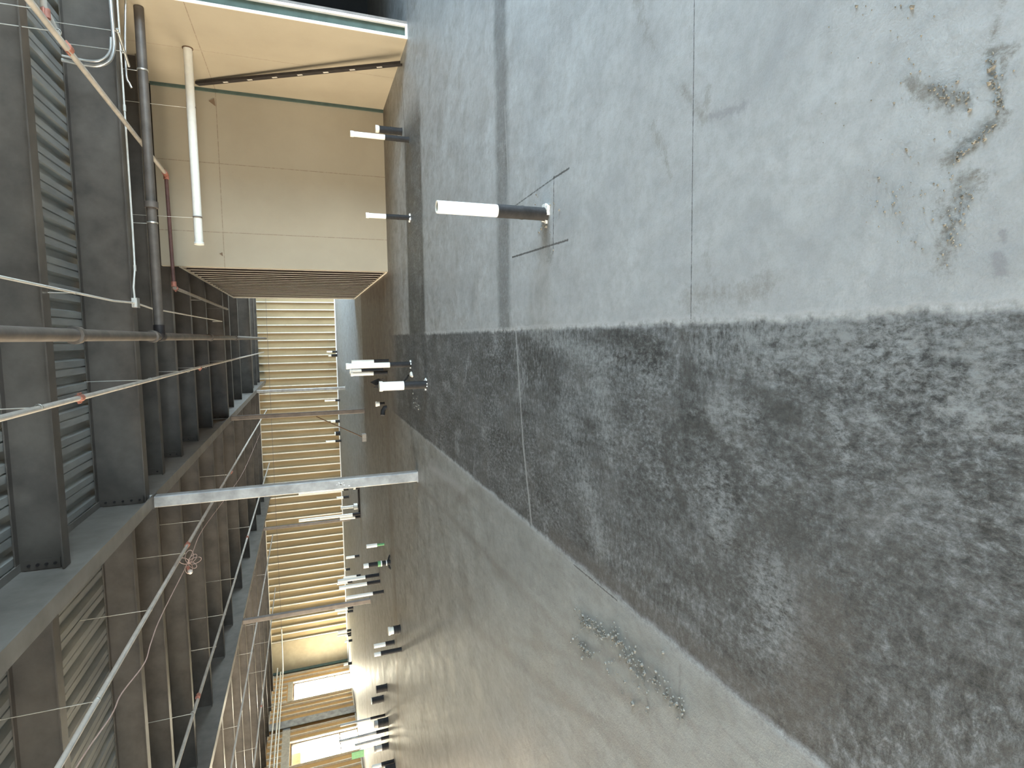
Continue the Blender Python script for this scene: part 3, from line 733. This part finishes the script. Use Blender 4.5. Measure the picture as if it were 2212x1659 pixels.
# ------------------------------------------------------------------ pipes rising from the slab
def stub(x, y, zj, zt, r, label, cap=True, name='floor_pipe', group='pipe stubs rising from the floor', rb=None, top='white_pvc', lean=(0, 0), collar=False):
    e = empty(name, (x, y, 0), label, 'pipe', group); rb = rb or r * 1.08
    lx, ly = lean
    P = lambda z: (x + lx * z, y + ly * z, z)
    if zj > 0.02:
        zz = [0, .03, zj * .45, zj * .5, zj * .55, zj]
        MB().tube([P(z) for z in zz], rb, 18, taper=[1.12, 1.0, 1.0, 1.06, 1.0, 1.0]).build('wrapped_base', M['black_wrap'], e)
    if zt > zj + .01:
        MB().tube([P(max(0, zj - .02)), P(zt - .012)], r, 18).build('plastic_pipe', M[top], e)
        if cap:
            MB().tube([P(zt - .05), P(zt - .045), P(zt - .004), P(zt)], r * 1.16, 18, taper=[.9, 1, 1, .9]).build('pipe_cap', M[top], e)
        else:
            MB().ring(P(zt - .012), (lx, ly, 1), r * .86, r, .012, 18).build('open_rim', M[top], e)
    if collar:
        q = MB()
        for k in range(16):
            a = random.uniform(0, 2 * PI); d_ = r * random.uniform(1.0, 1.5); s = random.uniform(.006, .016)
            q.box(x + math.cos(a) * d_ - s, x + math.cos(a) * d_ + s, y + math.sin(a) * d_ - s, y + math.sin(a) * d_ + s, 0, s * 1.4)
        q.build('mortar_collar', M['bead'], e)
    return e
stub(.84, 3.66, .36, .77, .041, 'large white pipe with black base alone in the near floor', cap=False, collar=True, lean=(.0, .0))
stub(1.85, 8.91, .37, .67, .036, 'capped white pipe with black base, before the middle of the drywall partition', collar=True)
stub(3.0, 8.85, .36, .86, .038, 'tall capped white pipe with black base in the right corner group')
stub(3.32, 9.45, .36, .42, .05, 'short black pipe with white cap beside the tall right corner pipe', rb=.055)
stub(-.43, 9.2, .34, 1.02, .042, 'tallest capped white pipe in the cluster near the column row', collar=True)
stub(-.48, 11.83, .30, .74, .045, 'plain white pipe behind the tallest one, on its right', cap=False)
stub(-.73, 12.06, .29, .75, .042, 'white capped pipe behind the tallest one, on its left', name='floor_pipe')
stub(-.71, 12.75, .47, .72, .045, 'white pipe half hidden between the tallest pipe and its left neighbour')
stub(-.67, 7.99, .34, .66, .062, 'fat capped white pipe at the front of the cluster', collar=True, rb=.056)
stub(-1.45, 12.7, .13, .2, .05, 'low black stub with white cap left of the fat pipe', rb=.035)
tb = empty('tape_roll_stub', (-1.5, 12.35, 0), 'black rectangular wrapped block beside the low stub', 'pipe')
MB().tube([(-1.5, 12.35, 0), (-1.5, 12.35, .04), (-1.56, 12.35, .08), (-1.66, 12.3, .10)], .05, 10).build('wrapped_base', M['black_wrap'], tb)
bl = empty('crumpled_plastic', (-.96, 12.2, 0), 'crumpled black plastic flaps standing between the cluster pipes', 'plastic')
m = MB()
for a, h, w_ in ((.3, .34, .13), (1.5, .22, .12), (2.7, .28, .1), (-.7, .18, .14)):
    vx, vy = math.cos(a) * .03, math.sin(a) * .03
    ax_ = Vector((math.cos(a), math.sin(a), 0)); nn = Vector((-ax_.y, ax_.x, 0)); c = Vector((-.96 + vx, 12.2 + vy, 0))
    prof = [(-w_ * .3, 0), (w_ * .3, 0), (w_ * .7, h * .5), (w_ * .2, h), (-w_ * .4, h * .7)]
    m.prism(prof, -.004, .004, lambda u, v, w, c=c, ax_=ax_, nn=nn: tuple(c + ax_ * u + nn * (w + v * .25) + Vector((0, 0, v))))
m.build('flap', M['black_wrap'], bl)
cs = empty('steel_strap_pipe', (-.75, 9.6, 0), 'thin black pipe lying in an arc between tall and fat cluster pipes', 'pipe')
MB().tube(arc([(-.62, 9.35, .02), (-.66, 9.1, .10), (-.7, 8.7, .24), (-.72, 8.25, .33)]), .014, 8).build('pipe_run', M['black_wrap'], cs)
MB().tube([(-.62, 9.02, .012), (-.60, 9.06, .02), (-.57, 9.10, .018), (-.55, 9.12, .01)], .028, 7, taper=[.5, 1, .9, .4]).build('mortar_lump', M['slot'], cs)

far = [(-.70, 32.0, .26, .54, .05, 'small white and black pipe at the far wall, rightmost'),
       (-.90, 32.1, .31, .46, .06, 'stubby white pipe touching the rightmost far wall pipe'),
       (-3.25, 31.06, .24, .77, .045, 'thin white pipe at the far wall, right of the dark column'),
       (-4.51, 32.1, .23, .47, .07, 'short white pipe on a wide black base at the far wall'),
       (-5.2, 32.2, .24, .30, .10, 'low black pipe with white rim at the far wall'),
       (-5.48, 31.4, .30, .79, .055, 'white pipe at the far wall right of the near column'),
       (-6.96, 26.75, .22, 2.16, .045, 'very tall thin white pipe just left of the near column'),
       (-7.29, 26.62, .25, .54, .055, 'small white pipe beside the very tall one'),
       (-5.29, 20.4, .13, .21, .05, 'low black stub at the end of the floor plumbing line'),
       (-6.04, 20.69, .21, .65, .05, 'white pipe with a thick square collar left of the near column'),
       (-6.24, 20.4, .27, 2.06, .05, 'very tall white pipe before the distant left column'),
       (-6.36, 20.44, .18, .70, .05, 'short white pipe strapped to the very tall one'),
       (-8.23, 21.57, .17, .49, .045, 'thin pale pipe behind the green-wrapped pipe'),
       (-8.9, 21.33, .15, .62, .045, 'thin white pipe behind the tall white pair'),
       (-6.30, 14.95, .36, 1.06, .045, 'right one of the tall white pair with black bases'),
       (-6.40, 14.75, .34, 1.04, .045, 'left one of the tall white pair with black bases'),
       (-11.23, 26.36, .21, .68, .05, 'small white pipe left of the tall white pair, far back'),
       (-11.2, 27.8, .2, .25, .05, 'tiny black stub far back near the far wall'),
       (-6.36, 14.02, .27, .91, .04, 'slim white pipe with black base right of the left column'),
       (-12.5, 26.4, .25, .82, .05, 'white pipe with black band just left of the left column'),
       (-12.75, 26.6, .25, .70, .05, 'second white pipe just left of the left column'),
       (-5.97, 11.29, .14, .25, .072, 'fat short black pipe with white top on the left floor'),
       (-6.77, 12.27, .20, .45, .045, 'slender clear-topped black pipe in the left floor pair'),
       (-6.36, 11.2, .42, .55, .04, 'taller black pipe with clear top in the left floor pair'),
       (-8.84, 13.94, .27, .28, .075, 'upright black pipe where the window reflection starts'),
       (-9.71, 14.85, .31, .33, .075, 'black pipe beside the window reflection, standing farther back'),
       (-10.04, 14.63, .38, 1.15, .03, 'thin grey rod pipe with black base before the windows'),
       (-9.75, 13.94, .26, .35, .085, 'fat black pipe with grey top before the windows'),
       (-10.01, 13.99, .30, 1.21, .035, 'tall grey pipe against the nearer window'),
       (-10.14, 13.89, .20, .84, .035, 'slightly shorter grey pipe against the nearer window'),
       (-10.48, 14.03, .17, .37, .07, 'short grey-topped black pipe under the green tag'),
       (-10.15, 13.01, .30, .52, .045, 'leaning black pipe at the photo edge before the studs'),
       (-10.16, 12.80, .23, .25, .09, 'bent black pipe at the photo edge before the studs'),
       (-16.2, 31.5, .10, .51, .06, 'grey-backed white pipe in the far left corner'),
       (-14.75, 28.71, .20, .65, .05, 'white pipe near the far left corner, rightmost of three'),
       (-14.95, 28.78, .20, .68, .045, 'white pipe near the far left corner, middle of three'),
       (-15.1, 28.9, .16, .28, .06, 'short white pipe near the far left corner'),
       (-15.02, 28.18, .17, .36, .05, 'white pipe on a black foot near the far left corner'),
       (-16.75, 29.14, .19, .41, .06, 'white capped pipe before the farther window')]
for x, y, zj, zt, r, lab in far:
    grey = 'grey' in lab and 'grey-backed' not in lab
    stub(x, y, zj, zt, r, lab, cap=r > .05 and zt - zj > .1, top='steel_col' if grey else 'white_pvc', rb=r * 1.15, lean=(.0, .0))
MB_ = MB().tube([(-6.04, 20.69, .07), (-6.04, 20.69, .2)], .11, 12)
cl = MB_.build('pipe_collar', M['white_pvc'], None, (-6.04, 20.69, .07)); tag(cl, 'pale square-looking collar round a pipe left of the near column', 'pipe fitting')
# green-wrapped riser
gr = empty('wrapped_floor_pipe', (-5.03, 12.54, 0), 'black pipe with green and white tape bands, standing alone on the left floor', 'pipe')
MB().tube([(-5.03, 12.54, 0), (-5.03, 12.54, .48)], .055, 16).build('wrapped_base', M['black_wrap'], gr)
MB().tube([(-5.03, 12.54, .47), (-5.03, 12.54, .59)], .05, 16).build('plastic_pipe', M['white_pvc'], gr)
MB().tube([(-5.03, 12.54, .22), (-5.03, 12.54, .28)], .062, 16).build('green_band', M['green'], gr)
MB().tube([(-5.03, 12.54, .19), (-5.03, 12.54, .215)], .062, 16).build('tape_band', M['bead'], gr)
MB().tube([(-5.03, 12.54, .08), (-5.03, 12.54, .10)], .062, 16).build('tape_band', M['bead'], gr)
m = MB().tube([(-5.17, 12.5, .0), (-5.13, 12.5, .03), (-5.03, 12.54, .05), (-4.93, 12.56, .03), (-4.87, 12.56, .0)], .022, 8); m.build('plastic_skirt', M['black_wrap'], gr)
g2 = empty('capped_floor_pipe', (-5.1, 13.3, 0), 'white pipe with green tape right of the black banded pipe', 'pipe')
MB().tube([(-4.98, 13.6, 0), (-4.98, 13.6, .18)], .03, 12).build('green_base', M['green'], g2)
MB().tube([(-4.98, 13.6, .17), (-4.98, 13.6, .42)], .045, 14).build('plastic_pipe', M['white_pvc'], g2)
# green tag on the grey rod before the window
gt = empty('green_tag', (-10.5, 14.0, .37), 'green tape tag on the short grey-topped pipe before the nearer window', 'tag')
MB().box(-10.55, -10.41, 14.02, 14.03, .37, .92).build('post', M['slot'], gt)
MB().box(-10.58, -10.40, 14.0, 14.02, .62, .92).build('tape', M['green'], gt)
# leaning rod with block by the dark column
rd = empty('leaning_rod', (-2.94, 17.35, 0), 'thin rusty rod leaning from the dark column down to the floor', 'rod')
MB().tube([(-2.94, 17.3, .12), (-2.27, 17.43, 1.39)], .014, 8).build('rod', M['rust'], rd)
bk = MB().box(-3.08, -2.86, 17.2, 17.42, 0, .12).build('concrete_block', M['concrete_block'], None, (-2.97, 17.3, 0)); tag(bk, 'small grey block on the floor under the leaning rod', 'block')

# plumbing line on the floor between distant pipes
fl_ = pipe('floor_plumbing_line', [(-5.3, 20.45, .03), (-6.2, 20.45, .03)], .03, 'black_wrap', 'thin dark pipe lying on the floor left of the near column')

# ------------------------------------------------------------------ crumbs of dry mortar
def crumbs(name, label, clusters, n, smin, smax):
    m = MB(); base = None
    for (x0, y0, x1, y1, spread, wgt) in clusters:
        for k in range(int(n * wgt)):
            t_ = random.random(); x = x0 + (x1 - x0) * t_ + random.gauss(0, spread); y = y0 + (y1 - y0) * t_ + random.gauss(0, spread)
            s = random.uniform(smin, smax) * (1 + 1.2 * (random.random() ** 6))
            vs = []
            for i in range(5):
                a = 2 * PI * i / 5 + random.uniform(-.3, .3); q = s * random.uniform(.7, 1.2); vs.append((x + math.cos(a) * q, y + math.sin(a) * q, 0))
            for i in range(5):
                a = 2 * PI * i / 5 + random.uniform(-.3, .3); q = s * random.uniform(.4, .8); vs.append((x + math.cos(a) * q, y + math.sin(a) * q, s * random.uniform(.5, 1.1)))
            m._add(vs, [(i, (i + 1) % 5, (i + 1) % 5 + 5, i + 5) for i in range(5)] + [(5, 6, 7, 8, 9), (4, 3, 2, 1, 0)])
    o = m.build(name, M['stone']); tag(o, label, 'debris', kind='stuff')
crumbs('mortar_crumbs', 'dark crumbs of dry mortar scattered on the pale floor by the camera', [(.67, .95, .52, .92, .006, .35), (.65, 1.08, .58, 1.0, .012, .3), (.50, .93, .44, 1.02, .008, .25), (.36, .98, .2, 1.03, .015, .25), (.96, 1.32, .35, 1.0, .09, .35), (.40, 1.2, .3, 1.05, .05, .2)], 160, .0012, .0035)
crumbs('mortar_crumbs', 'lumps of grey mortar crumbs on the left slab beside the dark strip', [(-1.82, 3.18, -1.76, 2.8, .035, .4), (-1.70, 2.75, -1.8, 2.4, .03, .35), (-2.01, 3.25, -2.0, 3.0, .03, .15), (-1.74, 2.3, -1.78, 2.1, .03, .2), (-2.0, 3.0, -1.7, 2.3, .15, .15)], 260, .003, .0075)
crumbs('mortar_crumbs', 'few loose crumbs along the far pale floor around the pipe cluster', [(-1.0, 9.0, -1.1, 8.3, .06, .5), (.9, 3.8, .7, 3.5, .08, .3)], 60, .003, .009)
